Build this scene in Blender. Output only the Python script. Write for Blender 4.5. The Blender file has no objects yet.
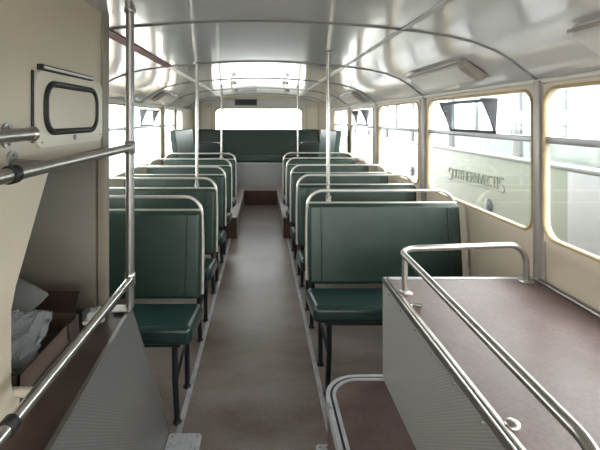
import bpy, bmesh, math, random
from mathutils import Vector, Matrix
random.seed(7)
PI = math.pi
sc = bpy.context.scene
COL = sc.collection
EYE = 1.38                                  # eye height above the saloon floor; heights below are EYE + offset

# ---------------------------------------------------------------- camera, sky, exposure
cam_d = bpy.data.cameras.new('camera')
cam = bpy.data.objects.new('camera', cam_d); COL.objects.link(cam)
cam.location = (0, 0, EYE); cam.rotation_euler = (PI/2, 0, 0)
cam_d.sensor_width = 36; cam_d.lens = 440/600*36
cam_d.shift_x = (300-262)/600; cam_d.shift_y = -(225-119)/600
cam_d.clip_start = 0.02
sc.camera = cam
sc.view_settings.view_transform = 'Standard'; sc.view_settings.look = 'None'
sc.view_settings.gamma = 1; sc.view_settings.use_curve_mapping = False
sc.view_settings.exposure = 1.85
w = bpy.data.worlds.new('sky'); sc.world = w; w.use_nodes = True
nt = w.node_tree
bg = nt.nodes['Background']; bg.inputs['Strength'].default_value = 2.6
tc = nt.nodes.new('ShaderNodeTexCoord'); sx = nt.nodes.new('ShaderNodeSeparateXYZ')
rp = nt.nodes.new('ShaderNodeValToRGB')
nt.links.new(tc.outputs['Generated'], sx.inputs[0]); nt.links.new(sx.outputs['Z'], rp.inputs[0])
rp.color_ramp.elements[0].position = 0.0; rp.color_ramp.elements[0].color = (.93, .95, .98, 1)
rp.color_ramp.elements[1].position = 0.8; rp.color_ramp.elements[1].color = (1, 1, 1, 1)
nt.links.new(rp.outputs[0], bg.inputs['Color'])

# ---------------------------------------------------------------- materials
def base_mat(name, col, rough=.5, metal=0.0, spec=.5):
    m = bpy.data.materials.new(name); m.use_nodes = True
    b = m.node_tree.nodes['Principled BSDF']
    b.inputs['Base Color'].default_value = (*col, 1); b.inputs['Roughness'].default_value = rough
    b.inputs['Metallic'].default_value = metal; b.inputs['Specular IOR Level'].default_value = spec
    return m, m.node_tree, b
def mat(name, col, rough=.5, metal=0.0, var=.12, scale=6.0, bump=0.0, bscale=40.0, spec=.5, stretch=(1, 1, 1), col2=None, rvar=0.0):
    """procedural surface: noise-mixed colour, optional noise bump and roughness break-up"""
    m, t, b = base_mat(name, col, rough, metal, spec)
    tc = t.nodes.new('ShaderNodeTexCoord'); mp = t.nodes.new('ShaderNodeMapping'); mp.inputs['Scale'].default_value = stretch
    t.links.new(tc.outputs['Object'], mp.inputs[0])
    n = t.nodes.new('ShaderNodeTexNoise'); n.inputs['Scale'].default_value = scale; n.inputs['Detail'].default_value = 5
    t.links.new(mp.outputs[0], n.inputs['Vector'])
    r = t.nodes.new('ShaderNodeValToRGB'); r.color_ramp.elements[0].position = .3; r.color_ramp.elements[1].position = .7
    c2 = col2 or tuple(min(1, c*(1+var)) for c in col); c1 = tuple(c*(1-var) for c in col)
    r.color_ramp.elements[0].color = (*c1, 1); r.color_ramp.elements[1].color = (*c2, 1)
    t.links.new(n.outputs['Fac'], r.inputs[0]); t.links.new(r.outputs[0], b.inputs['Base Color'])
    if rvar:
        mr = t.nodes.new('ShaderNodeMapRange'); mr.inputs['To Min'].default_value = max(0, rough-rvar); mr.inputs['To Max'].default_value = min(1, rough+rvar)
        mr.inputs['From Min'].default_value = .3; mr.inputs['From Max'].default_value = .7
        t.links.new(n.outputs['Fac'], mr.inputs['Value']); t.links.new(mr.outputs[0], b.inputs['Roughness'])
    if bump:
        n2 = t.nodes.new('ShaderNodeTexNoise'); n2.inputs['Scale'].default_value = bscale
        t.links.new(mp.outputs[0], n2.inputs['Vector'])
        bp = t.nodes.new('ShaderNodeBump'); bp.inputs['Strength'].default_value = bump; bp.inputs['Distance'].default_value = .01
        t.links.new(n2.outputs['Fac'], bp.inputs['Height']); t.links.new(bp.outputs[0], b.inputs['Normal'])
    return m
M = {}
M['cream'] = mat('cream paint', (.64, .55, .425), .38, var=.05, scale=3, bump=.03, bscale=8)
M['cream_lightened'] = mat('lightened cream paint', (.76, .69, .56), .38, var=.04, scale=3)  # paler cream for the hatch panel; on the rear wall it paints in light
M['grey_white'] = mat('grey white paint', (.68, .66, .63), .35, var=.04, scale=3)
M['cream_shaded'] = mat('shaded cream paint', (.21, .175, .135), .5, var=.06, scale=3)  # same cream, with the luggage recess's shade put into the colour
M['edge'] = mat('brown grey edge strip', (.30, .25, .20), .45, var=.1)
M['ceiling'] = mat('gloss white ceiling sheet', (.54, .53, .535), .2, var=.03, scale=2, bump=.10, bscale=2.6, spec=.4)
_b = M['ceiling'].node_tree.nodes['Principled BSDF']; _b.inputs['Coat Weight'].default_value = .75; _b.inputs['Coat Roughness'].default_value = .075; _b.inputs['Coat IOR'].default_value = 1.45
M['rib'] = mat('grey ceiling bead', (.24, .23, .225), .4, .3, var=.08)
M['maroon'] = mat('maroon strip', (.12, .030, .036), .6, var=.1, spec=.2)
M['strip_grey'] = mat('grey strip', (.42, .42, .43), .35, .3, var=.08)
M['strip_white'] = mat('white strip', (.78, .74, .68), .35, var=.05)
M['vinyl'] = mat('green vinyl', (.0155, .035, .0245), .33, var=.16, scale=14, bump=.06, bscale=120, spec=.5)
M['vinyl_teal'] = mat('teal green vinyl', (.011, .031, .028), .30, var=.16, scale=14, bump=.06, bscale=120, spec=.5)
M['vinyl_lit'] = mat('green vinyl painted with sheen', (.030, .075, .058), .45, var=.16, scale=14, bump=.06, bscale=120, spec=.8)  # brighter copy of the green vinyl; side-bench window sheen is in the colour
M['vinyl_dark'] = mat('dark vinyl', (.010, .016, .015), .42, var=.2, scale=14, bump=.06, bscale=120)
M['piping'] = mat('green piping', (.009, .022, .017), .35, var=.1)
M['rail_white'] = mat('worn pale rail', (.74, .70, .64), .28, .7, var=.08, scale=20)
M['pole_steel'] = mat('grey plated pole', (.52, .49, .46), .26, .85, var=.08, scale=9)
M['chrome'] = mat('polished steel', (.66, .63, .58), .22, .92, var=.06, scale=9)
M['steel_dull'] = mat('dull steel', (.36, .34, .33), .34, .8, var=.12, scale=9)
M['steel_bright'] = mat('worn bright steel', (.46, .43, .40), .28, .88, var=.1, scale=12)
M['black_metal'] = mat('black iron', (.012, .013, .016), .4, .2, var=.2)
M['black_rubber'] = mat('black rubber', (.014, .014, .015), .5, var=.2)
M['alu'] = mat('aluminium strip', (.62, .63, .66), .36, .35, var=.12, scale=18, rvar=.1)
M['alu_dull'] = mat('scuffed aluminium strip', (.44, .44, .46), .4, .3, var=.2, scale=18)
M['grey_panel'] = mat('grey laminate', (.36, .35, .34), .3, .25, var=.05, scale=4)
M['tan'] = mat('tan window rubber', (.48, .36, .19), .5, var=.15, scale=10)
M['pillar'] = mat('grey pillar cover', (.30, .265, .24), .34, .25, var=.06)
M['cheek'] = mat('grey vent cheek', (.065, .065, .075), .5, var=.1)
M['dark_riser'] = mat('dark brown riser', (.085, .040, .030), .5, var=.2, scale=8)
M['card'] = mat('brown cardboard', (.10, .066, .047), .7, var=.1, scale=8)
M['card_dark'] = mat('dark brown cardboard', (.040, .020, .015), .6, var=.15, scale=8)
M['paper'] = mat('white paper', (.42, .41, .39), .7, var=.06, scale=9)
M['wood_cap'] = mat('beige lamp end', (.34, .29, .25), .5, var=.1)
M['diffuser'] = mat('lamp diffuser', (.66, .64, .62), .25, var=.04)
M['bus_cream'] = mat('pale green coachwork', (.150, .165, .137), .35, var=.02, scale=2)
M['bus_white'] = mat('white coachwork', (.19, .195, .20), .4, var=.02)
M['bus_text'] = mat('grey green lettering', (.092, .108, .088), .5, var=.1)
M['bus_lamp'] = mat('blue grey lamp', (.05, .06, .07), .3, var=.1)
M['concrete'] = mat('pale concrete', (.62, .62, .60), .8, var=.1, scale=1)

def lino(name, ca, cb, stretch, scale=5, rough=.42):
    m, t, b = base_mat(name, ca, rough)
    tc = t.nodes.new('ShaderNodeTexCoord'); mp = t.nodes.new('ShaderNodeMapping'); mp.inputs['Scale'].default_value = stretch
    t.links.new(tc.outputs['Object'], mp.inputs[0])
    n = t.nodes.new('ShaderNodeTexNoise'); n.inputs['Scale'].default_value = scale; n.inputs['Detail'].default_value = 8; n.inputs['Roughness'].default_value = .65
    t.links.new(mp.outputs[0], n.inputs['Vector'])
    r = t.nodes.new('ShaderNodeValToRGB'); r.color_ramp.elements[0].position = .38; r.color_ramp.elements[1].position = .63
    r.color_ramp.elements[0].color = (*ca, 1); r.color_ramp.elements[1].color = (*cb, 1)
    t.links.new(n.outputs['Fac'], r.inputs[0])
    n2 = t.nodes.new('ShaderNodeTexNoise'); n2.inputs['Scale'].default_value = 90; t.links.new(tc.outputs['Object'], n2.inputs['Vector'])
    mx = t.nodes.new('ShaderNodeMix'); mx.data_type = 'RGBA'; mx.blend_type = 'OVERLAY'; mx.inputs['Factor'].default_value = .35
    t.links.new(r.outputs[0], mx.inputs['A']); t.links.new(n2.outputs['Fac'], mx.inputs['B']); t.links.new(mx.outputs['Result'], b.inputs['Base Color'])
    mr = t.nodes.new('ShaderNodeMapRange'); mr.inputs['To Min'].default_value = rough-.12; mr.inputs['To Max'].default_value = rough+.15
    t.links.new(n.outputs['Fac'], mr.inputs['Value']); t.links.new(mr.outputs[0], b.inputs['Roughness'])
    bp = t.nodes.new('ShaderNodeBump'); bp.inputs['Strength'].default_value = .06; bp.inputs['Distance'].default_value = .004
    t.links.new(n2.outputs['Fac'], bp.inputs['Height']); t.links.new(bp.outputs[0], b.inputs['Normal'])
    return m
M['lino'] = lino('worn window-lit brown lino', (.160, .118, .096), (.265, .230, .215), (.7, 1.25, 1.0), 1.7, .33)  # wear mottling, plus brown and pale bands painting in light from the windows
M['box_lino'] = lino('maroon brown lino', (.105, .064, .058), (.17, .118, .112), (1, 1, 1), 3.0, .40)
M['brown_board'] = lino('dark brown board', (.050, .030, .024), (.085, .056, .046), (1, 2, 1), 4, .35)

def patterned(name, k=1):
    m, t, b = base_mat(name, (.56, .54, .51), .36, .45)
    tc = t.nodes.new('ShaderNodeTexCoord'); mp = t.nodes.new('ShaderNodeMapping'); mp.inputs['Rotation'].default_value = (.62, 0, 0)
    t.links.new(tc.outputs['Object'], mp.inputs[0])
    ml = t.nodes.new('ShaderNodeTexWave'); ml.bands_direction = 'Z'; ml.inputs['Scale'].default_value = 42; ml.inputs['Distortion'].default_value = .8; ml.inputs['Detail'].default_value = 1
    t.links.new(mp.outputs[0], ml.inputs['Vector'])
    r = t.nodes.new('ShaderNodeValToRGB'); r.color_ramp.elements[0].color = (.46*k, .445*k, .42*k, 1); r.color_ramp.elements[1].color = (.58*k, .56*k, .53*k, 1)
    t.links.new(ml.outputs['Fac'], r.inputs[0]); t.links.new(r.outputs[0], b.inputs['Base Color'])
    bp = t.nodes.new('ShaderNodeBump'); bp.inputs['Strength'].default_value = .12; bp.inputs['Distance'].default_value = .003
    t.links.new(ml.outputs['Fac'], bp.inputs['Height']); t.links.new(bp.outputs[0], b.inputs['Normal'])
    return m
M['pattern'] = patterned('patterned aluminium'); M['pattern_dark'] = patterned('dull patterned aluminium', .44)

def checker_plate(name):
    m, t, b = base_mat(name, (.6, .6, .62), .35, .3)
    v = t.nodes.new('ShaderNodeTexVoronoi'); v.inputs['Scale'].default_value = 60
    tc = t.nodes.new('ShaderNodeTexCoord'); t.links.new(tc.outputs['Object'], v.inputs['Vector'])
    r = t.nodes.new('ShaderNodeValToRGB'); r.color_ramp.elements[0].color = (.74, .75, .78, 1); r.color_ramp.elements[1].color = (.50, .50, .53, 1)
    t.links.new(v.outputs['Distance'], r.inputs[0]); t.links.new(r.outputs[0], b.inputs['Base Color'])
    bp = t.nodes.new('ShaderNodeBump'); bp.inputs['Strength'].default_value = .4; bp.inputs['Distance'].default_value = .003
    t.links.new(v.outputs['Distance'], bp.inputs['Height']); t.links.new(bp.outputs[0], b.inputs['Normal'])
    return m
M['checker'] = checker_plate('tread plate')

def glass(name, tint, refl=1.0):
    m = bpy.data.materials.new(name); m.use_nodes = True; t = m.node_tree
    for n in list(t.nodes): t.nodes.remove(n)
    o = t.nodes.new('ShaderNodeOutputMaterial'); tr = t.nodes.new('ShaderNodeBsdfTransparent'); tr.inputs[0].default_value = (*tint, 1)
    g = t.nodes.new('ShaderNodeBsdfGlossy'); g.inputs['Roughness'].default_value = .03
    f = t.nodes.new('ShaderNodeLayerWeight'); f.inputs['Blend'].default_value = .5
    pw = t.nodes.new('ShaderNodeMath'); pw.operation = 'POWER'; pw.inputs[1].default_value = 5; t.links.new(f.outputs['Facing'], pw.inputs[0])
    ml = t.nodes.new('ShaderNodeMath'); ml.operation = 'MULTIPLY_ADD'; ml.inputs[1].default_value = .55*refl; ml.inputs[2].default_value = .035*refl; t.links.new(pw.outputs[0], ml.inputs[0])
    mx = t.nodes.new('ShaderNodeMixShader'); t.links.new(ml.outputs[0], mx.inputs[0])
    t.links.new(tr.outputs[0], mx.inputs[1]); t.links.new(g.outputs[0], mx.inputs[2]); t.links.new(mx.outputs[0], o.inputs[0])
    return m
M['glass'] = glass('window glass', (.97, .985, .97), .8)
M['glass_bus'] = glass('neighbour glass', (.86, .89, .90), 1)
def plastic_film():
    m, t, b = base_mat('clear plastic film', (.78, .80, .82), .10, 0, .9)
    b.inputs['Alpha'].default_value = .62
    n = t.nodes.new('ShaderNodeTexNoise'); n.inputs['Scale'].default_value = 30
    bp = t.nodes.new('ShaderNodeBump'); bp.inputs['Strength'].default_value = .8; bp.inputs['Distance'].default_value = .02
    t.links.new(n.outputs['Fac'], bp.inputs['Height']); t.links.new(bp.outputs[0], b.inputs['Normal'])
    return m
M['film'] = plastic_film()

# ---------------------------------------------------------------- mesh helpers
def box(bm, x0, x1, y0, y1, z0, z1, bev=0, seg=2):
    vs = [bm.verts.new((x, y, z)) for x in (x0, x1) for y in (y0, y1) for z in (z0, z1)]
    f = [(0, 1, 3, 2), (4, 6, 7, 5), (0, 4, 5, 1), (2, 3, 7, 6), (0, 2, 6, 4), (1, 5, 7, 3)]
    fs = [bm.faces.new([vs[i] for i in q]) for q in f]
    if bev:
        es = list({e for fc in fs for e in fc.edges})
        bmesh.ops.bevel(bm, geom=es, offset=bev, segments=seg, profile=.5, affect='EDGES')
    return vs
def fillet(pts, rad, seg=7):
    pts = [Vector(p) for p in pts]; out = [pts[0]]
    for i in range(1, len(pts)-1):
        a, p, b = pts[i-1], pts[i], pts[i+1]
        u, v = (a-p), (b-p); r = min(rad, u.length*.49, v.length*.49)
        u.normalize(); v.normalize(); th = u.angle(v)
        if th > PI-.05: out.append(p); continue
        t = r
        rr_ = t*math.tan(th/2); c = p + (u+v).normalized()*(rr_/math.sin(th/2))
        s, e = p+u*t, p+v*t
        n = (s-c).cross(e-c).normalized(); ang = (s-c).angle(e-c)
        for k in range(seg+1): out.append(c + Matrix.Rotation(ang*k/seg, 3, n) @ (s-c))
    out.append(pts[-1]); return out
def tube(bm, pts, r, n=12, rad=0, seg=7, closed=False, caps=True):
    pts = fillet(pts, rad, seg) if rad else [Vector(p) for p in pts]
    N = len(pts); up = None; rings = []
    for i, p in enumerate(pts):
        if closed: t = (pts[(i+1) % N]-pts[i-1])
        else: t = (pts[min(i+1, N-1)]-pts[max(i-1, 0)])
        t.normalize()
        if up is None:
            up = Vector((0, 0, 1)) if abs(t.z) < .9 else Vector((1, 0, 0))
        up = (up - t*up.dot(t)).normalized(); sd = t.cross(up)
        rk = r[i] if isinstance(r, (list, tuple)) else r
        rings.append([bm.verts.new(p + up*rk*math.cos(2*PI*k/n) + sd*rk*math.sin(2*PI*k/n)) for k in range(n)])
    for i in range(N if closed else N-1):
        a, b = rings[i], rings[(i+1) % N]
        for k in range(n): bm.faces.new((a[k], a[(k+1) % n], b[(k+1) % n], b[k]))
    if caps and not closed:
        bm.faces.new(rings[0][::-1]); bm.faces.new(rings[-1])
def prism(bm, poly, axis, a, b):
    """extrude polygon (u,v) along axis from a to b; x:(y,z) y:(x,z) z:(x,y)"""
    def P(u, v, t): return {'x': (t, u, v), 'y': (u, t, v), 'z': (u, v, t)}[axis]
    A = [bm.verts.new(P(u, v, a)) for u, v in poly]; B = [bm.verts.new(P(u, v, b)) for u, v in poly]
    n = len(poly); bm.faces.new(A); bm.faces.new(B[::-1])
    for i in range(n): bm.faces.new((A[i], B[i], B[(i+1) % n], A[(i+1) % n]))
def ring_prism(bm, outer, inner, axis, a, b):
    def P(u, v, t): return {'x': (t, u, v), 'y': (u, t, v), 'z': (u, v, t)}[axis]
    n = len(outer)
    L = [[bm.verts.new(P(u, v, t)) for u, v in l] for t in (a, b) for l in (outer, inner)]
    for i in range(n):
        j = (i+1) % n
        for p, q in ((0, 1), (1, 3), (3, 2), (2, 0)):
            try: bm.faces.new((L[p][i], L[p][j], L[q][j], L[q][i]))
            except ValueError: pass
def rr(u0, v0, u1, v1, r, n=6):
    out = []
    for cx, cy, s in ((u1-r, v1-r, 0), (u0+r, v1-r, 1), (u0+r, v0+r, 2), (u1-r, v0+r, 3)):
        for k in range(n+1):
            a = (s + k/n)*PI/2; out.append((cx+r*math.cos(a), cy+r*math.sin(a)))
    return out
def lathe(bm, prof, c=(0, 0, 0), axis='z', n=20):
    """prof: (radius, height)"""
    rings = []
    for r, h in prof:
        ring = []
        for k in range(n):
            a = 2*PI*k/n; u, v = r*math.cos(a), r*math.sin(a)
            p = {'z': (u, v, h), 'x': (h, u, v), 'y': (u, h, v)}[axis]
            ring.append(bm.verts.new(Vector(c)+Vector(p)))
        rings.append(ring)
    for a, b in zip(rings, rings[1:]):
        for k in range(n): bm.faces.new((a[k], a[(k+1) % n], b[(k+1) % n], b[k]))
    bm.faces.new(rings[0][::-1]); bm.faces.new(rings[-1])
def B(): return bmesh.new()
def finish(bm, name, smooth=True):
    bmesh.ops.remove_doubles(bm, verts=bm.verts, dist=1e-6)
    bmesh.ops.recalc_face_normals(bm, faces=bm.faces)
    if smooth:
        for f in bm.faces: f.smooth = True
        for e in bm.edges:
            if len(e.link_faces) == 2 and e.link_faces[0].normal.angle(e.link_faces[1].normal, 0) > .65: e.smooth = False
    me = bpy.data.meshes.new(name); bm.to_mesh(me); bm.free(); return me
WEIGHTED = ('cushion', 'backrest', 'armrest', 'foot_plate', 'panel', 'gasket')
def obj(name, bm, m, parent=None, label=None):
    me = bm if isinstance(bm, bpy.types.Mesh) else finish(bm, name)
    if not me.materials: me.materials.append(M[m])
    o = bpy.data.objects.new(name, me); COL.objects.link(o)
    if name in WEIGHTED: o.modifiers.new('weighted', 'WEIGHTED_NORMAL').keep_sharp = True
    if parent is not None: o.parent = parent
    if label: o['label'] = label
    return o
def thing(name, label, cat, loc=(0, 0, 0), group=None):
    o = bpy.data.objects.new(name, None); COL.objects.link(o); o.location = loc; o.empty_display_size = .1
    o['label'] = label; o['category'] = cat
    if group: o['group'] = group
    return o
def tag(o, label, cat, group=None):
    o['label'] = label; o['category'] = cat
    if group: o['group'] = group
    return o
def struct(name, bm, m, label=None, parent=None):
    o = obj(name, bm, m, parent)
    if parent is None: o['kind'] = 'structure'
    if label: o['label'] = label; o['category'] = name.split('_')[0]
    return o
def bx(*a, **k):
    b = B(); box(b, *a, **k); return b
def tb(*a, **k):
    b = B(); tube(b, *a, **k); return b

# ---------------------------------------------------------------- saloon shell
XL, XR, XC = -1.26, 1.18, -.04
YF, YB = -1.35, 7.95
CANT = EYE + .165
FLOOR_PL = .27           # platform at the right front
PLINTH = .24
struct('floor', bx(XL-.05, XR+.05, YF, YB+.05, -.06, 0), 'lino', 'worn window-lit brown lino floor along the bus aisle')

# arched ceiling sheet
PROF = [(0, .42), (.15, .418), (.3, .411), (.5, .397), (.68, .378), (.82, .358), (.94, .33), (1.03, .295), (1.10, .255), (1.155, .21), (1.195, .18), (1.22, .165)]
def ceil_z(x):
    d = abs(x-XC)
    for (a, za), (b, zb) in zip(PROF, PROF[1:]):
        if a <= d <= b: return EYE + za + (zb-za)*(d-a)/(b-a)
    return CANT
full = [(-d, z) for d, z in PROF[::-1]] + PROF[1:]
poly = [(XC+d, EYE+z) for d, z in full] + [(XC+d*1.02, EYE+z+.03) for d, z in full[::-1]]
b = B(); prism(b, poly, 'y', YF, YB)
struct('ceiling', b, 'ceiling', 'glossy white panelled bus ceiling curving down to the windows')
RIBS = [.55, 1.872, 3.19, 4.52, 5.9, 7.25]
for i, y in enumerate(RIBS):
    b = B(); tube(b, [(XC+d, y, EYE+z-.002) for d, z in full], .006, 8)
    struct('trim_%d' % (i+1), b, 'rib')
ti = len(RIBS)
def strip(x, y0, y1, m, wd=.022):
    global ti; ti += 1
    z = ceil_z(x); s = .05*(1 if x < XC else -1)
    b = B(); prism(b, [(x-wd, z-.004-s*wd), (x+wd, z-.004+s*wd), (x+wd, z+.01), (x-wd, z+.01)], 'y', y0, y1)
    struct('trim_%d' % ti, b, m)
strip(-.68, YF+.1, 3.17, 'maroon', .030); strip(-.68, 3.21, 7.2, 'strip_white', .018)
strip(.60, YF+.1, 3.17, 'strip_grey', .012); strip(.60, 3.21, 7.2, 'strip_white', .018)

# side walls
ZS, ZT = EYE-.508, EYE+.145                  # window opening
RW = [(-.95, .36), (.52, 1.842), (1.886, 3.12), (3.265, 4.43), (4.60, 5.80), (6.0, 7.2)]
LW = [(-1.2, -.35), (1.80, 2.72), (2.85, 4.08), (4.22, 5.46), (5.62, 6.30), (6.42, 6.92)]
def side_wall(name, xa, xb, wins, label):
    b = B(); box(b, xa, xb, YF, YB, 0, ZS); box(b, xa, xb, YF, YB, ZT, CANT+.01)
    y = YF
    for a, c in wins: box(b, xa, xb, y, a, ZS, ZT); y = c
    box(b, xa, xb, y, YB, ZS, ZT)
    struct(name, b, 'cream', label)
side_wall('wall_right', XR, XR+.022, RW, 'cream side wall with windows along the right of the bus')
side_wall('wall_left', XL-.022, XL, LW, 'cream side wall with windows along the left of the bus')

# rear wall with window, front wall with windscreen
RX0, RX1, RZ0, RZ1 = -.86, .74, EYE-.30, EYE+.205
b = B(); yy = (YB, YB+.05)
box(b, XL-.05, RX0, *yy, 0, EYE+.45); box(b, RX1, XR+.05, *yy, 0, EYE+.45); box(b, RX0, RX1, *yy, 0, RZ0); box(b, RX0, RX1, *yy, RZ1, EYE+.45)
struct('wall_rear', b, 'cream_lightened', 'cream rear wall around the wide rear window')
b = B(); box(b, -1.0, .92, YB-.012, YB-.001, RZ1+.004, EYE+.36, bev=.004); ti += 1; struct('trim_%d' % ti, b, 'grey_white')
for x in (-1.12, -.90, .80, 1.02):
    b = B(); box(b, x-.012, x+.012, YB-.02, YB-.001, EYE-.2, EYE+.30, bev=.004); ti += 1; struct('trim_%d' % ti, b, 'cream')
b = B(); yy = (YF-.05, YF)
box(b, XL-.05, XR+.05, *yy, -.06, .75); box(b, XL-.05, XR+.05, *yy, EYE+.2, EYE+.45); box(b, XL-.05, XL+.1, *yy, .75, EYE+.2); box(b, XR-.1, XR+.05, *yy, .75, EYE+.2)
struct('wall_front', b, 'cream')

wi = 0
def window(axis, x, s, u0, u1, z0, z1, kind, rad=.07, fw=.022):
    """x plane of the inner wall face, s = direction towards outside"""
    global wi; wi += 1
    inner = rr(u0+fw, z0+fw, u1-fw, z1-fw, rad); n = 6
    outer = []
    for k, (u, v) in enumerate(inner):
        c = k//(n+1); j = k % (n+1)
        cu, cv = ((u1, z1), (u0, z1), (u0, z0), (u1, z0))[c]
        # walk along the rectangle's corner
        if c in (0, 2): o = (cu, v) if j < n/2 else ((u, cv) if j > n/2 else (cu, cv))
        else: o = (u, cv) if j < n/2 else ((cu, v) if j > n/2 else (cu, cv))
        outer.append(o)
    b = B(); ring_prism(b, outer, inner, axis, x-s*.008, x+s*.012)
    fr = struct('window_%d' % wi, b, 'cream')
    P = (lambda u, v, t: (t, u, v)) if axis == 'x' else (lambda u, v, t: (u, t, v))
    b = B(); tube(b, [P(u, v, x-s*.010) for u, v in rr(u0+fw-.004, z0+fw-.004, u1-fw+.004, z1-fw+.004, rad)], .0075, 8, closed=True)
    obj('glazing_bead', b, 'tan', fr)
    b = B(); prism(b, rr(u0+fw-.006, z0+fw-.006, u1-fw+.006, z1-fw+.006, rad), axis, x+s*.003, x+s*.007)
    obj('pane', b, 'glass', fr)
    ztr = EYE-.087
    def bar(ua, ub, va, vb, ta, tbb, m, nm, par=fr):
        q = B()
        lo, hi = sorted((ta, tbb))
        if axis == 'x': box(q, lo, hi, ua, ub, va, vb, bev=.003)
        else: box(q, ua, ub, lo, hi, va, vb, bev=.003)
        return obj(nm, q, m, par)
    if kind in ('slide', 'hopper', 'transom'):
        bar(u0+.02, u1-.02, ztr-.014, ztr+.014, x-s*.006, x+s*.03, 'strip_grey', 'transom')
    if kind == 'slide':
        um = u0+(u1-u0)*.52
        bar(um-.012, um+.012, ztr+.014, z1-.02, x-s*.002, x+s*.03, 'strip_grey', 'mullion')
    if kind == 'hopper':
        ua, ub = u0+.27*(u1-u0), u0+.69*(u1-u0)
        # sash hinged along its foot, top tipped into the bus
        zt = z1-.052; tip = .062
        h = B()
        A, Bq, Cq, D = (ua, ztr+.02, 0), (ub, ztr+.02, 0), (ub, zt, tip), (ua, zt, tip)
        W = lambda p: P(p[0], p[1], x-s*(p[2]+.004))
        tube(h, [W(p) for p in (A, Bq, Cq, D)], .0085, 8, closed=True)
        sash = obj('hopper_sash', h, 'cheek', fr)
        g = B(); vs = [g.verts.new(W(p)) for p in (A, Bq, Cq, D)]; f = g.faces.new(vs)
        r = bmesh.ops.extrude_face_region(g, geom=[f]); bmesh.ops.translate(g, vec=P(0, 0, s*.004), verts=[v for v in r['geom'] if isinstance(v, bmesh.types.BMVert)])
        obj('sash_pane', g, 'glass', sash)
        for uu, d in ((ua, -.006), (ub, .006)):
            q = B(); tri = [(uu, ztr+.02, 0), (uu, zt+.012, tip+.014), (uu, zt+.012, -.012)]
            A3 = [q.verts.new(W(p)) for p in tri]; B3 = [q.verts.new(W((p[0]+d, p[1], p[2]))) for p in tri]
            q.faces.new(A3); q.faces.new(B3[::-1])
            for i in range(3): q.faces.new((A3[i], B3[i], B3[(i+1) % 3], A3[(i+1) % 3]))
            obj('vent_cheek', q, 'cheek', fr)
    return fr
for (a, c), k in zip(RW, ('transom', 'transom', 'hopper', 'slide', 'hopper', 'slide')): window('x', XR, 1, a, c, ZS, ZT, k)
for (a, c), k in zip(LW, ('transom', 'transom', 'slide', 'hopper', 'transom', 'plain')): window('x', XL, -1, a, c, ZS, ZT, k)
window('y', YB, 1, RX0, RX1, RZ0, RZ1, 'plain', .09)
window('y', YF, -1, XL+.1, XR-.1, .75, EYE+.2, 'plain', .1)

# light portals help the renderer find the window openings (they give off nothing)
def portal(loc, rot, sx_, sy_):
    l = bpy.data.lights.new('portal', 'AREA'); l.shape = 'RECTANGLE'; l.size = sx_; l.size_y = sy_; l.cycles.is_portal = True
    o = bpy.data.objects.new('portal', l); COL.objects.link(o); o.location = loc; o.rotation_euler = rot
for a, c in RW: portal((XR+.06, (a+c)/2, (ZS+ZT)/2), (0, PI/2, 0), ZT-ZS, c-a)
for a, c in LW: portal((XL-.06, (a+c)/2, (ZS+ZT)/2), (0, -PI/2, 0), ZT-ZS, c-a)
portal(((RX0+RX1)/2, YB+.06, (RZ0+RZ1)/2), (-PI/2, 0, 0), RX1-RX0, RZ1-RZ0)
portal((XC, YF-.06, (.75+EYE+.2)/2), (PI/2, 0, 0), 2.2, EYE+.2-.75)

# pillar covers, cantrail moulding and sill mouldings
pl = [(1, XR, 1.862, EYE-.70), (1, XR, 3.19, .72), (1, XR, 4.515, .72), (1, XR, 5.9, .72), (-1, XL, 2.785, .72), (-1, XL, 4.15, .72), (-1, XL, 5.54, .72), (-1, XL, 6.36, .72)]
for s, x, y, z0 in pl:
    ti += 1
    hw = .034 if s > 0 else .03
    poly = [(x+s*.01, y-hw)] + [(x-s*.026*math.sin(PI*k/8), y-hw*math.cos(PI*k/8)) for k in range(9)] + [(x+s*.01, y+hw)]
    b = B(); prism(b, poly, 'z', z0, CANT-.004)
    struct('trim_%d' % ti, b, 'pillar')
for s, x in ((1, XR), (-1, XL)):
    ti += 1
    b = B(); tube(b, [(x-s*.006, YF, CANT-.005), (x-s*.006, YB, CANT-.005)], .010, 8); struct('trim_%d' % ti, b, 'strip_white')

# raised floor pieces: stepped plinths over the wheels at the back, rear platform, curved platform front right
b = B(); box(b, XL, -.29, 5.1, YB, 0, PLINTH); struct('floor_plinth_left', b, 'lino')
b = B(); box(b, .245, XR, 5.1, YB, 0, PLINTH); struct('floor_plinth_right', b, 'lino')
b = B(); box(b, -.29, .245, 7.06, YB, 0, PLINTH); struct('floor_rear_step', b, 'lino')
b = B(); box(b, -.285, .24, 7.045, 7.058, .0, PLINTH-.012); struct('riser_rear', b, 'dark_riser')
b = B(); box(b, XL, -.295, 5.085, 5.099, 0, PLINTH-.012); struct('riser_left', b, 'dark_riser')
b = B(); box(b, .25, XR, 5.085, 5.099, 0, PLINTH-.012); struct('riser_right', b, 'dark_riser')
for x0, x1, y0, y1 in ((-.31, -.283, 5.08, 7.06), (.238, .265, 5.08, 7.06), (-.31, .265, 7.04, 7.065), (XL, -.31, 5.08, 5.105), (.265, XR, 5.08, 5.105)):
    ti += 1; b = B(); box(b, x0, x1, y0, y1, PLINTH-.010, PLINTH+.006, bev=.002); struct('trim_%d' % ti, b, 'wood_cap')

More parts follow.
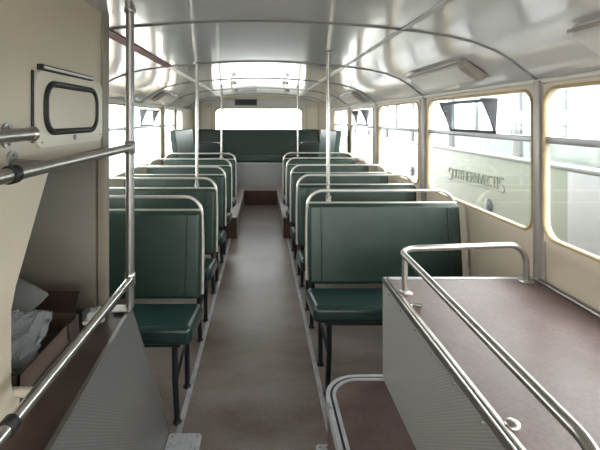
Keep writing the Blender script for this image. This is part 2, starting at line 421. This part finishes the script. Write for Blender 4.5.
PX, PY, PR = .262, 1.90, .15
def plat_outline(o=0):
    r = PR-o
    pts = [(XR, YF), (XR, PY-o)]
    pts += [(PX+PR-r*math.sin(PI/2*k/10), PY-PR+r*math.cos(PI/2*k/10)) for k in range(11)]
    pts += [(PX+o, YF)]
    return pts
b = B(); prism(b, plat_outline(), 'z', 0, FLOOR_PL); struct('floor_platform', b, 'box_lino', 'raised brown platform with curved metal edge beside the aisle')
def edge_strip(o0, o1, z0, z1, m):
    global ti; ti += 1
    A, C = plat_outline(o0)[1:], plat_outline(o1)[1:]
    b = B()
    L = [[b.verts.new((x, y, z)) for x, y in q] for z in (z0, z1) for q in (A, C)]
    for i in range(len(A)-1):
        for p, q in ((0, 1), (1, 3), (3, 2), (2, 0)): b.faces.new((L[p][i], L[p][i+1], L[q][i+1], L[q][i]))
    struct('trim_%d' % ti, b, m)
edge_strip(-.006, .010, FLOOR_PL-.04, FLOOR_PL+.004, 'alu')
edge_strip(.010, .020, FLOOR_PL-.002, FLOOR_PL+.0015, 'black_rubber')
edge_strip(.020, .033, FLOOR_PL-.002, FLOOR_PL+.004, 'alu')

# aisle strips with tread-plate ends
for x, y0, y1 in ((-.366, 1.905, 5.08), (.296, 1.93, 5.08)):
    ti += 1; b = B(); box(b, x-.012, x+.012, y0, y1, 0, .005, bev=.0015)
    for k in range(22): lathe(b, [(.004, .004), (.004, .0065), (.002, .007)], (x, y0+.03+k*.145, 0), n=8)
    struct('trim_%d' % ti, b, 'alu_dull')

# stair enclosure at the left front
SX = -.59
sw = [(-.35, EYE+.40), (1.64, EYE+.40), (1.64, EYE-.105), (1.33, EYE-.112)]
sw += [(1.24, EYE-.125), (1.21, EYE-.155), (1.055, EYE-.40), (1.035, EYE-.45), (1.035, EYE-.62), (1.045, EYE-.655), (1.07, EYE-.67)] + [(1.07, EYE-.699), (-.35, EYE-.699)]
b = B(); prism(b, sw, 'x', SX-.025, SX); struct('wall_stair', b, 'cream', 'cream stair enclosure wall with hatch and slanted opening')
b = B(); box(b, XL, SX-.026, 1.625, 1.665, EYE-.699, EYE+.17); prism(b, [(XL, EYE+.17), (SX-.026, EYE+.17), (SX-.026, EYE+.385), (-.9, EYE+.345), (-1.1, EYE+.28)], 'y', 1.625, 1.665)
struct('wall_bulkhead', b, 'cream_shaded', 'transverse cream bulkhead behind the luggage space')
b = B(); box(b, SX-.024, SX+.008, 1.6405, 1.680, EYE-.699, EYE+.40, bev=.004); box(b, SX+.0002, SX+.008, 1.612, 1.645, EYE-.105, EYE+.40); ti += 1; struct('trim_%d' % ti, b, 'edge')
b = B(); box(b, XL, SX-.02, -.38, -.35, 0, EYE+.28); struct('wall_stair_front', b, 'cream')
b = B(); prism(b, [(-.35, EYE+.16), (.35, EYE+.16), (1.62, EYE+.02), (1.62, EYE+.05), (.35, EYE+.19), (-.35, EYE+.19)], 'x', XL, SX-.027); struct('wall_stair_soffit', b, 'cream_shaded')
b = B(); tube(b, [(-.80, 1.055, EYE-.655), (-.545, 1.055, EYE-.655)], .012, 10); ti += 1; struct('trim_%d' % ti, b, 'cream')

# ---------------------------------------------------------------- low partition box, left front
TOPL = EYE-.70
t = thing('locker_box', 'low box with dark brown top and patterned metal side beside the left pole', 'box', (-.75, 1.1, 0))
def loc(bm, p):                                # shift world-built mesh into the frame of thing p
    bmesh.ops.translate(bm, vec=-Vector(p.location), verts=bm.verts); return bm
def child(nm, bm, m, p, label=None): return obj(nm, loc(bm, p), m, p, label)
def lx(y): return -.486+(1.63-y)*.052
b = B(); prism(b, [(XL+.01, -.30), (lx(-.30)-.012, -.30), (lx(1.615)-.012, 1.615), (XL+.01, 1.615)], 'z', TOPL-.03, TOPL); child('top_board', b, 'brown_board', t)
# side sheet, leaning out at the foot and raked at its rear edge
b = B()
q = [(lx(-.30), -.30, TOPL), (lx(1.63), 1.63, TOPL), (-.412, 1.945, .001), (-.38, -.30, .001)]
A = [b.verts.new(p) for p in q]; C = [b.verts.new((p[0]-.012, p[1], p[2])) for p in q]
b.faces.new(A); b.faces.new(C[::-1])
for i in range(4): b.faces.new((A[i], C[i], C[(i+1) % 4], A[(i+1) % 4]))
child('side_panel', b, 'pattern_dark', t)
b = B(); box(b, XL+.01, -.52, 1.59, 1.615, 0, TOPL-.03); child('end_panel', b, 'cream_shaded', t)
b = B(); prism(b, [(lx(-.30)-.006, -.30), (lx(-.30)+.004, -.30), (lx(1.63)+.004, 1.63), (lx(1.63)-.006, 1.63)], 'z', TOPL-.002, TOPL+.005); child('edge_trim', b, 'steel_dull', t)
b = B(); tube(b, [(-.488, 1.634, TOPL-.002), (-.411, 1.949, .008)], .005, 8); child('edge_trim', b, 'steel_dull', t)
b = B(); box(b, -.54, -.474, 1.575, 1.635, TOPL+.0055, TOPL+.011, bev=.003); child('foot_plate', b, 'steel_bright', t)

# pole with rails at the left front
px_, py_ = -.486, 1.62
t = thing('grab_pole', 'dull steel floor-to-ceiling pole at the end of the low left box', 'pole', (px_, py_, TOPL+.012))
b = B(); tube(b, [(px_, py_, TOPL+.012), (px_, py_, ceil_z(px_)-.001)], .0155, 14); child('tube', b, 'steel_dull', t)
b = B(); lathe(b, [(.021, 0), (.021, -.006), (.0165, -.012)], (px_, py_, ceil_z(px_)-.001)); child('ceiling_flange', b, 'steel_dull', t)
for z in (EYE-.105, EYE-.588):
    b = B(); lathe(b, [(.0165, -.024), (.0195, -.020), (.0195, .020), (.0165, .024)], (px_, py_, z)); child('clamp', b, 'steel_bright' if z < 1 else 'steel_dull', t)
def rail(name, label, pts, r, m, collars=(), flanges=(), cat='rail', rad=.05, group=None):
    t = thing(name, label, cat, pts[0], group)
    b = B(); tube(b, pts, r, 14, rad); child('tube', b, m, t)
    for c, ax in collars:
        b = B(); lathe(b, [(r+.001, -.014), (r+.004, -.011), (r+.004, .011), (r+.001, .014)], c, ax); child('collar', b, 'black_rubber', t)
    for c, e in flanges:                       # wall rose and stalk
        b = B(); prism(b, rr(c[1]-.021, c[2]-.029, c[1]+.019, c[2]+.029, .017), 'x', c[0]+.0003, c[0]+.006); tube(b, [(c[0]+.004, c[1], c[2]), e], .010, 8)
        for a in (1, -1): lathe(b, [(.004, .006), (.004, .009), (.0015, .010)], (c[0], c[1], c[2]+.0195*a), 'x', 8)
        child('wall_bracket', b, 'steel_dull', t)
    return t
rail('handrail', 'steel handrail from the left pole across the hatch wall', [(px_-.002, py_-.014, EYE-.105), (-.492, .35, EYE-.112)], .0145, 'steel_bright',
     [((-.4905, .862, EYE-.109), 'y')], [((SX, 1.035, EYE-.104), (-.492, 1.035, EYE-.109))])
t = rail('handrail', 'short handrail stub with ball end below the hatch', [(-.552, 1.05, EYE-.036), (-.552, .35, EYE-.046)], .015, 'steel_bright',
     [], [((SX, 1.015, EYE-.038), (-.555, 1.015, EYE-.038))])
b = B()
bmesh.ops.create_uvsphere(b, u_segments=16, v_segments=10, radius=.0195, matrix=Matrix.Translation((-.552, 1.053, EYE-.036))); child('ball_end', b, 'chrome', t)
rail('handrail', 'low bright guard rail above the dark brown box top', [(px_+.002, py_-.014, EYE-.588), (-.484, .25, EYE-.588)], .0135, 'chrome', [((-.4845, .842, EYE-.588), 'y')])

# hatch on the stair wall
t = thing('access_hatch', 'cream hatch with black rubber gasket on the left stair wall', 'hatch', (SX, 1.36, EYE-.09))
b = B(); prism(b, rr(1.132, EYE-.076, 1.60, EYE+.128, .032), 'x', SX+.0005, SX+.010); child('panel', b, 'cream_lightened', t)
b = B(); box(b, SX+.0003, SX+.004, 1.122, 1.133, EYE-.062, EYE+.126, bev=.001); child('panel_gap', b, 'black_rubber', t, 'dark gap along the hatch edge')
b = B(); tube(b, [(SX+.011, u, v) for u, v in rr(1.176, EYE-.036, 1.535, EYE+.097, .05)], .0095, 10, closed=True); child('gasket', b, 'black_rubber', t, 'black rubber gasket')
b = B(); prism(b, rr(1.176, EYE-.036, 1.535, EYE+.097, .05), 'x', SX+.010, SX+.0125); child('pane', b, 'cream', t)
b = B(); box(b, SX, SX+.014, 1.158, 1.50, EYE+.134, EYE+.142, bev=.002); child('drip_moulding', b, 'strip_white', t)
b = B(); box(b, SX, SX+.0145, 1.155, 1.502, EYE+.130, EYE+.134); box(b, SX, SX+.0145, 1.155, 1.502, EYE+.142, EYE+.144); box(b, SX, SX+.016, 1.152, 1.160, EYE+.130, EYE+.145); child('moulding_edge', b, 'black_rubber', t)
for yy_, zz_ in ((1.16, -.062), (1.575, -.055)):
    b = B(); lathe(b, [(.0035, 0), (.0035, .0015), (.001, .002)], (SX+.010, yy_, EYE+zz_), 'x', 8); child('screw', b, 'steel_dull', t)
b = B(); lathe(b, [(.008, 0), (.008, .004), (.003, .006)], (SX+.010, 1.36, EYE-.056), 'x', 10); child('lock', b, 'steel_dull', t)

# carton and packets in the luggage space
c0 = (-.79, 1.34, TOPL)
t = thing('cardboard_box', 'open brown cardboard carton in the luggage space under the stairs', 'box', c0)
X0, X1, Y0, Y1, H = -.93, -.602, 1.09, 1.45, .062
b = B(); box(b, X0, X1, Y0, Y1, TOPL+.0005, TOPL+.006); child('bottom', b, 'card', t)
for a in ((X0, X0+.006, Y0, Y1), (X1-.006, X1, Y0, Y1), (X0, X1, Y0, Y0+.006), (X0, X1, Y1-.006, Y1)):
    b = B(); box(b, *a, TOPL+.004, TOPL+H); child('side', b, 'card', t)
b = B(); prism(b, [(Y1, TOPL+H), (Y1+.004, TOPL+H), (Y1+.055, TOPL+H+.048), (Y1+.051, TOPL+H+.051)], 'x', X0+.02, X1-.02); child('flap', b, 'card_dark', t)
b = B(); prism(b, [(X1, TOPL+H), (X1+.010, TOPL+H-.05), (X1+.014, TOPL+H-.05), (X1+.004, TOPL+H+.002)], 'y', 1.36, 1.42); child('flap', b, 'card_dark', t)
def crumple(bm, amt, seed):
    random.seed(seed)
    for v in bm.verts: v.co += Vector([random.uniform(-amt, amt) for _ in range(3)])
def packet(name, label, cat, size, locn, rot, m, amt, sub=5, seed=1):
    b = B(); box(b, -size[0]/2, size[0]/2, -size[1]/2, size[1]/2, -size[2]/2, size[2]/2)
    bmesh.ops.subdivide_edges(b, edges=b.edges[:], cuts=sub, use_grid_fill=True)
    for v in b.verts:
        k = 1 - .75*max(abs(v.co.x)/(size[0]/2), abs(v.co.y)/(size[1]/2))**3
        v.co.z *= k
    crumple(b, amt, seed)
    o = obj(name, b, m); o.location = locn; o.rotation_euler = rot
    return tag(o, label, cat)
packet('plastic_bag', 'crumpled clear plastic bag in the brown carton', 'bag', (.13, .20, .035), (-.70, 1.25, TOPL+.072), (.40, .12, .2), 'film', .010, 7, 3)
packet('paper_packet', 'white paper packet leaning at the back of the carton', 'packet', (.15, .17, .012), (-.81, 1.42, TOPL+.095), (.55, .2, -.45), 'paper', .003, 4, 4)
packet('crumpled_paper', 'small crumpled white paper beside the dark carton flap', 'paper', (.06, .09, .04), (-.575, 1.50, TOPL+.03), (.05, .0, .4), 'paper', .007, 4, 5)
packet('brown_parcel', 'dark brown parcel behind the brown carton', 'parcel', (.34, .06, .07), (-.95, 1.575, TOPL+.037), (0, 0, 0), 'card_dark', .002, 3, 6)

# ---------------------------------------------------------------- engine cover, right front
EX0, EX1, EY0, EY1, EZ = .517, XR-.012, -.50, 1.885, EYE-.68
t = thing('engine_cover', 'large brown-topped engine cover box with patterned metal side', 'engine cover', (.84, 1.0, FLOOR_PL))
b = B(); box(b, EX0+.006, EX1, EY0, EY1-.006, FLOOR_PL+.001, EZ-.004); child('body', b, 'cream_shaded', t)
b = B(); box(b, EX0+.004, EX1, EY0, EY1-.004, EZ-.006, EZ); child('top_cover', b, 'box_lino', t)
b = B(); box(b, EX0, EX0+.008, EY0, EY1, FLOOR_PL+.001, EZ-.004); child('side_panel', b, 'pattern', t)
b = B(); box(b, EX0-.003, EX0+.006, EY0, EY1, EZ-.018, EZ+.004, bev=.0015); box(b, EX0+.010, EX0+.024, EY0, EY1, EZ-.002, EZ+.004, bev=.0015); child('edge_trim', b, 'steel_bright', t)
b = B(); box(b, EX0, EX1, EY1-.020, EY1+.002, EZ-.002, EZ+.004, bev=.0015); child('edge_trim', b, 'alu', t)
b = B(); tube(b, [(EX1-.008, EY0, EZ+.004), (EX1-.008, EY1-.03, EZ+.004)], .007, 8); child('edge_trim', b, 'steel_dull', t)
for k in range(9):
    b = B(); lathe(b, [(.0045, 0), (.0045, -.003), (.002, -.0042)], (EX0, EY1-.10-k*.15, EZ-.032), 'x', 8); child('screw', b, 'steel_dull', t)
for x, y, lb in ((.558, 1.585, 0), (.556, .975, 1)):
    b = B()
    if lb: lathe(b, [(.019, 0), (.019, .003), (.017, .008), (.012, .0115), (.006, .013)], (x, y, EZ), n=18)
    else:
        tube(b, [(x-.012, y+.01, EZ+.010), (x+.016, y-.006, EZ+.010)], .008, 10); lathe(b, [(.012, 0), (.012, .004)], (x-.012, y+.01, EZ), n=12)
    child('knob', b, 'chrome', t)
# grab rail round the cover's edge
GZ = EYE-.524
b = B(); tube(b, [(.528, .66, EZ+.006), (.528, .665, GZ), (.550, 1.775, GZ), (1.10, 1.835, GZ), (1.105, 1.84, EZ+.006)], .0125, 14, .085, 9); gr = child('grab_rail', b, 'steel_bright', t, 'bent steel grab rail')
b = B(); tube(b, [(.556, 1.715, EZ+.006), (.556, 1.715, GZ-.008)], .0115, 12); obj('post', loc(b, t), 'chrome', gr)
for x, y in ((.556, 1.715), (1.105, 1.84), (.528, .66)):
    b = B(); lathe(b, [(.03, 0), (.03, .004), (.016, .008)], (x, y, EZ+.0005)); obj('foot_plate', loc(b, t), 'steel_bright', gr)

# tread plates at the ends of the aisle strips
for x0, x1, y1, lb in ((-.405, -.262, 1.925, 'square tread plate at the foot of the left aisle strip'), (.225, .288, 1.86, 'small tread plate at the end of the right aisle strip')):
    b = B(); prism(b, rr(x0, 1.55, x1, y1, .02, 4), 'z', .0005, .0055)
    o = obj('tread_plate', b, 'checker'); tag(o, lb, 'plate')
    for u, v in ((x0+.018, y1-.02), (x1-.018, y1-.02), (x1-.018, y1-.09)):
        b = B(); lathe(b, [(.005, 0), (.005, .002), (.002, .003)], (u, v, .0055), n=8); obj('screw', b, 'steel_dull', o)

# ---------------------------------------------------------------- seats
W2 = .435
CACHE = {}
def seat_meshes(s, short):
    k = (s, short)
    if k in CACHE: return CACHE[k]
    lift = PLINTH if short else 0
    D = {}
    X = lambda x: s*x
    def bxx(bm, x0, x1, *a, **kw):
        lo, hi = sorted((s*x0, s*x1)); return box(bm, lo, hi, *a, **kw)
    # cushion: softly crowned, front lip raised
    b = B(); bxx(b, -W2+.01, W2+.018, -.455, -.075, .350, .432, bev=.028, seg=4)
    for v in b.verts:
        f = (-.075-v.co.y)/.38
        v.co.z += .052*f + (.010*math.sin(PI*max(0, min(1, f))) if v.co.z > .41 else 0)
    D['cushion'] = finish(b, 'cushion')
    # backrest: leaning slab
    b = B(); bxx(b, -W2, W2, -.035, .03, .452, .893, bev=.022, seg=4)
    for v in b.verts: v.co.y += -.055*(1-(v.co.z-.452)/.441)
    D['backrest'] = finish(b, 'backrest')
    for nm, xx in (('pa', W2-.075), ('pb', -W2+.075)):
        b = B(); tube(b, [(X(xx), -.090, .466), (X(xx), -.0365, .875)], .0045, 6); D[nm] = finish(b, 'piping')
    b = B(); tube(b, [(X(-W2+.01), -.004, .896), (X(W2-.01), -.004, .896)], .0062, 8); D['bead'] = finish(b, 'top_bead')
    b = B(); tube(b, [(X(W2+.006), -.03, .46), (X(W2+.006), 0, .74), (X(W2-.004), .002, .965), (X(-W2+.03), .002, .965), (X(-W2+.004), 0, .80), (X(-W2-.004), -.02, .60)], .009, 12, .085, 8); D['rail'] = finish(b, 'grab_rail')
    # aisle-side legs, brace, and wall-side legs
    fx = W2-.065
    L = []
    for sx_ in (fx, -W2+.07):
        b = B(); tube(b, [(X(sx_), -.40, .395), (X(sx_-.004), -.375, .22), (X(sx_), -.345, .003+lift)], .0135, 10, .05); lathe(b, [(.021, .0005+lift), (.021, .006+lift), (.014, .014+lift)], (X(sx_), -.345, 0), n=12); L.append(finish(b, 'leg'))
        b = B(); tube(b, [(X(sx_), -.10, .35), (X(sx_), -.085, .18), (X(sx_), -.078, .003+lift)], .0135, 10, .05); lathe(b, [(.021, .0005+lift), (.021, .006+lift), (.014, .014+lift)], (X(sx_), -.078, 0), n=12); L.append(finish(b, 'leg'))
    D['legs'] = L
    b = B(); tube(b, [(X(fx), -.372, .21 if not short else .30), (X(fx), -.088, .26 if not short else .32)], .008, 8)
    for yy_ in (-.40, -.10): box(b, *sorted((X(-W2+.05), X(W2-.04))), yy_-.014, yy_+.014, *((.378, .398) if yy_ < -.2 else (.332, .354)))
    D['frame'] = finish(b, 'seat_frame')
    CACHE[k] = D; return D
def seat(s, xc, y, label, short=False):
    D = seat_meshes(s, short)
    t = thing('passenger_bench', label, 'bench', (xc, y, 0), 'green benches along the aisle')
    obj('cushion', D['cushion'], 'vinyl_teal', t); obj('backrest', D['backrest'], 'vinyl', t)
    obj('piping', D['pa'], 'piping', t); obj('piping', D['pb'], 'piping', t)
    obj('top_bead', D['bead'], 'rail_white', t, 'pale bead along the top of the backrest')
    obj('grab_rail', D['rail'], 'rail_white', t, 'pale steel grab rail')
    for l in D['legs']: obj('leg', l, 'black_metal', t, 'black iron leg')
    obj('seat_frame', D['frame'], 'black_metal', t)
LROW = [2.345, 3.085, 3.825, 4.565, 5.30]
RROW = [2.55, 3.26, 3.97, 4.68, 5.39]
ordn = ['nearest', 'second nearest', 'third', 'fourth', 'farthest']
for i, y in enumerate(LROW):
    seat(1, -.755, y, ['green vinyl double seat behind the low metal-sided box', 'second green double seat along the left side of the aisle', 'third green double seat along the left side of the aisle',
         'fourth green double seat along the left side of the aisle', 'last green double seat on the left, nearest the rear bench'][i], i == 4)
for i, y in enumerate(RROW):
    seat(-1, .698, y, ['green vinyl double seat behind the engine cover', 'second green double seat along the right side of the aisle', 'third green double seat along the right side of the aisle',
         'fourth green double seat along the right side of the aisle', 'last green double seat on the right, nearest the rear bench'][i], i == 4)

# slim grab poles standing on seat backs
def pole(x, y, z0, label, m='pole_steel'):
    t = thing('grab_pole', label, 'pole', (x, y, z0), 'slim poles rising from the seat backs')
    b = B(); tube(b, [(x, y, z0), (x, y, ceil_z(x)-.002)], .0115, 12); child('tube', b, m, t)
    b = B(); lathe(b, [(.024, 0), (.024, -.005), (.015, -.012)], (x, y, ceil_z(x)-.001), n=16); child('ceiling_flange', b, 'steel_dull', t)
    b = B(); lathe(b, [(.0125, 0), (.018, .004), (.018, .03), (.0125, .034)], (x, y, z0), n=14); child('clamp', b, m, t)
pole(-.460, 3.113, .896, 'pale pole on the second seat back left of the aisle')
pole(-.490, 5.328, .896, 'pale pole on the last seat back left of the aisle')
pole(.388, 2.578, .896, 'pale pole on the nearest seat back right of the aisle')
pole(.440, 5.418, .896, 'pale pole on the last seat back right of the aisle')

# ---------------------------------------------------------------- rear seats
t = thing('rear_bench', 'full width dark green rear bench under the rear window', 'bench', (-.1, 7.6, PLINTH))
BX0, BX1 = -1.20, 1.01
b = B(); box(b, BX0, BX1, 7.78, 7.90, .66, EYE-.185, bev=.03, seg=4)
for v in b.verts: v.co.y -= .10*(1-(v.co.z-.66)/.53)
child('backrest', b, 'vinyl', t)
b = B(); box(b, BX0, BX1, 7.38, 7.74, .645, .765, bev=.03, seg=4); child('cushion', b, 'vinyl', t)
b = B(); box(b, BX0, BX1, 7.42, 7.44, PLINTH+.001, .645); child('base_panel', b, 'grey_panel', t, 'grey metal front below the cushion')
b = B(); box(b, BX0, BX1, 7.413, 7.419, .628, .646, bev=.002); child('base_trim', b, 'alu', t)
for x0, x1 in ((-1.12, -.69), (.63, 1.0)):
    b = B(); box(b, x0, x1, 7.16, 7.40, .74, EYE-.385, bev=.03, seg=3); box(b, x0+.03, x1-.03, 7.19, 7.37, PLINTH+.001, .76); child('armrest', b, 'vinyl_dark', t, 'black padded end block')
def side_bench(s, xf, label):
    t = thing('side_bench', label, 'bench', (xf, 6.3, PLINTH), 'sideways benches beside the rear bench')
    y0, y1, zt, zb = 5.62, 6.75, EYE-.145, EYE-.62
    b = B(); box(b, *sorted((xf, xf+s*.07)), y0, y1, zb, zt, bev=.022, seg=4)
    for v in b.verts: v.co.x -= s*(.055*(1-(v.co.z-zb)/(zt-zb)) + .05*(v.co.y-y0)/(y1-y0))
    child('backrest', b, 'vinyl_lit', t)
    b = B(); box(b, *sorted((xf-s*.42, xf-s*.03)), y0, y1, EYE-.72, EYE-.61, bev=.03, seg=3); child('cushion', b, 'vinyl', t)
    b = B(); box(b, *sorted((xf-s*.38, xf+s*.06)), y0+.02, y1-.02, PLINTH+.001, EYE-.715); child('base', b, 'grey_panel', t)
side_bench(-1, -1.115, 'sideways green seat against the left windows at the back')
side_bench(1, .955, 'sideways green seat against the right windows at the back')

# dark destination plate and two small ceiling lamps
b = B(); box(b, -.49, -.09, 7.90, 7.949, EYE+.245, EYE+.355, bev=.006)
o = obj('sign_plate', b, 'cheek'); tag(o, 'dark grey blank plate above the rear window', 'plate')
b = B(); box(b, -.47, -.11, 7.893, 7.9, EYE+.262, EYE+.338, bev=.002); obj('blank_face', b, 'black_metal', o)
for x, lb in ((-.325, 'small chrome ceiling lamp left of the aisle near the back'), (.265, 'small chrome ceiling lamp right of the aisle near the back')):
    zc = ceil_z(x); y = 5.0
    t = thing('ceiling_lamp', lb, 'lamp', (x, y, zc), 'small chrome ceiling lamps')
    b = B(); lathe(b, [(.04, 0), (.04, -.01), (.02, -.02)], (x, y, zc-.001)); child('base', b, 'chrome', t)
    b = B(); tube(b, [(x-.02, y, zc-.015), (x-.02, y, zc-.055), (x+.015, y-.02, zc-.075)], .006, 8, .02); child('arm', b, 'chrome', t)
    b = B(); lathe(b, [(.012, .012), (.030, .004), (.034, -.022), (.028, -.026)], (x+.015, y-.02, zc-.083), n=16); child('lamp_shade', b, 'chrome', t)
    b = B(); bmesh.ops.create_uvsphere(b, u_segments=12, v_segments=8, radius=.02, matrix=Matrix.Translation((x+.015, y-.02, zc-.108))); child('bulb', b, 'diffuser', t)

# long lamp covers on the ceiling coves
def cove_lamp(s, y0, y1, label, dx=1.12, ext=.0):
    xa, za = XC+s*(dx-.055), None
    p0 = Vector((XC+s*1.03, EYE+.295)); p1 = Vector((XC+s*1.155, EYE+.21))
    p0 += Vector((-s*.0, .0)); n = Vector((-s*(p0.y-p1.y), -abs(p1.x-p0.x))).normalized()
    t = thing('lamp_cover', label, 'lamp', ((p0.x+p1.x)/2, (y0+y1)/2, (p0.y+p1.y)/2), 'long lamp covers on the coves')
    def sec(k, h): return [tuple(p0+n*.0-(p1-p0)*.0), tuple(p0+n*h+(p1-p0)*.12), tuple(p0+n*h+(p1-p0)*.88), tuple(p1)]
    b = B(); prism(b, [tuple(p0-n*.012)]+sec(0, .030)+[tuple(p1-n*.012)], 'y', y0+.07, y1); child('diffuser', b, 'diffuser', t)
    b = B(); prism(b, [tuple(p0-n*.012)]+sec(0, .040)+[tuple(p1-n*.012)], 'y', y0, y0+.07); bmesh.ops.bevel(b, geom=b.edges[:], offset=.014, segments=3, profile=.5, affect='EDGES'); child('end_cap', b, 'wood_cap', t, 'beige end cap')
    b = B(); tube(b, [(p0.x+n.x*.025, y0+.05, p0.y+n.y*.025+.004), (p0.x+n.x*.025, y1, p0.y+n.y*.025+.004)], .007, 8); child('edge_bead', b, 'wood_cap', t)
cove_lamp(1, 2.15, 2.95, 'long pale lamp cover above the propped-open vent window on the right')
cove_lamp(1, 4.75, 5.6, 'long pale lamp cover on the right cove towards the back')
cove_lamp(1, .60, 1.40, 'long pale lamp cover above the engine cover')
cove_lamp(-1, 4.75, 5.6, 'long pale lamp cover on the left cove towards the back')

# ---------------------------------------------------------------- outside: ground and the bus parked alongside
GND = -.55
struct('ground', bx(-40, 40, -40, 50, GND-.1, GND), 'concrete')
NX = 2.30
t = thing('bus', 'pale green bus parked alongside, seen through the right windows', 'bus', (NX+1.2, 4, GND))
WAIST, NT = EYE-.36, EYE+.42
def shell(x0, x1):
    b = B(); box(b, x0, x1, -3, 11, GND+.35, WAIST, bev=.01); return b
child('side_panel', shell(NX, NX+.06), 'bus_cream', t); child('side_panel', shell(NX+2.34, NX+2.4), 'bus_cream', t)
b = B(); box(b, NX+.05, NX+2.35, -3, 11, GND+.35, GND+.45); child('chassis', b, 'bus_white', t)
for x0 in (NX, NX+2.34):
    b = B(); box(b, x0, x0+.06, -3, 11, NT, NT+.12, bev=.02); child('top_rail', b, 'bus_white', t)
ys = [-3+k*1.40 for k in range(11)]
for x0 in (NX, NX+2.35):
    for y in ys:
        b = B(); box(b, x0, x0+.05, y-.05 if y > -3 else y, y+.05 if y < 11 else y, WAIST-.01, NT+.01, bev=.01); child('pillar', b, 'bus_white', t)
    for y in ys[:-1]:
        b = B(); prism(b, rr(y+.05, WAIST, y+1.35, NT, .02), 'x', x0+.02, x0+.026); child('pane', b, 'glass_bus', t)
b = B(); tube(b, [(NX-.004, -3, WAIST), (NX-.004, 11, WAIST)], .022, 8); child('waist_moulding', b, 'bus_white', t)
b = B(); box(b, NX-.012, NX+.01, 2.1, 3.3, .25, WAIST-.03, bev=.008); child('door_panel', b, 'bus_white', t, 'white door panel')
for y in (4.46, 6.75):
    b = B(); lathe(b, [(.07, 0), (.07, -.012), (.05, -.02), (.01, -.024)], (NX, y, EYE-.88 if y < 5 else EYE-.80), 'x'); child('lamp', b, 'bus_lamp', t)
for x in (NX+.15, NX+2.25):
    for y in (-1.2, 8.2):
        b = B(); lathe(b, [(.25, -.13), (.44, -.13), (.5, -.09), (.5, .09), (.44, .13), (.25, .13)], (x, y, GND+.5), 'x', 28); child('wheel', b, 'black_rubber', t)
# lettering SOUTHERN VECTIS, thin serifed capitals, read from left (far) to right (near)
ST = 2.6
def arc(cx, cy, rx, ry, a0, a1, n=12): return [(cx+rx*math.cos(math.radians(a0+(a1-a0)*k/n)), cy+ry*math.sin(math.radians(a0+(a1-a0)*k/n))) for k in range(n+1)]
def srf(x, y, h=.09): return [(x-h, y), (x+h, y)]
GL = {
 'S': (.62, [arc(.31, .74, .24, .24, 35, 270, 12)+arc(.31, .25, .26, .25, 90, -145, 12)]),
 'O': (.80, [arc(.40, .5, .36, .5, 0, 360, 24)]),
 'U': (.80, [[(.12, 1), (.12, .32)]+arc(.40, .32, .28, .32, 180, 360)+[(.68, 1)], srf(.12, 1), srf(.68, 1)]),
 'T': (.72, [[(.36, 0), (.36, 1)], [(.02, .92), (.02, 1), (.70, 1), (.70, .92)], srf(.36, 0)]),
 'H': (.82, [[(.13, 0), (.13, 1)], [(.69, 0), (.69, 1)], [(.13, .52), (.69, .52)], srf(.13, 0), srf(.13, 1), srf(.69, 0), srf(.69, 1)]),
 'E': (.66, [[(.60, .9), (.60, 1), (.04, 1)], [(.13, 1), (.13, 0)], [(.04, 0), (.62, 0), (.62, .1)], [(.13, .52), (.45, .52)]]),
 'R': (.76, [[(.13, 0), (.13, 1)], [(.04, 1), (.35, 1)]+arc(.35, .75, .25, .25, 90, -90, 10)+[(.13, .5)], [(.35, .5), (.68, 0), (.76, 0)], srf(.13, 0)]),
 'N': (.84, [[(.13, 0), (.13, 1), (.71, 0), (.71, 1)], srf(.13, 0), srf(.08, 1), srf(.71, 1)]),
 'V': (.78, [[(.06, 1), (.39, 0), (.72, 1)], srf(.06, 1), srf(.72, 1)]),
 'C': (.74, [arc(.42, .5, .37, .5, 48, 312, 20)]),
 'I': (.36, [[(.18, 0), (.18, 1)], srf(.18, 0), srf(.18, 1)]),
}
b = B(); word = 'SOUTHERNVECTIS'; H0, H1 = .105, .150
wid = []
for i, ch in enumerate(word): wid.append(GL[ch][0]*(H1 if i in (0, 13) else H0)*(.95 if ch == 'S' else .92))
span = 5.42-4.16; total = sum(wid); kx = span/total; cur = 5.42; zb = EYE-.705
for i, ch in enumerate(word):
    h = H1 if i in (0, 13) else H0; z0 = zb-(.035 if i in (0, 13) else 0)
    for st in GL[ch][1]:
        tube(b, [(NX-.003, cur-u*h*.92*kx, z0+v*h+.035*(5.42-cur)/1.26) for u, v in st], .0042, 6)
    cur -= wid[i]*kx
tube(b, [(NX-.003, 5.30, zb-.03), (NX-.003, 4.28, zb+.002)], .0035, 6)
child('lettering', b, 'bus_text', t, 'faint serif lettering')
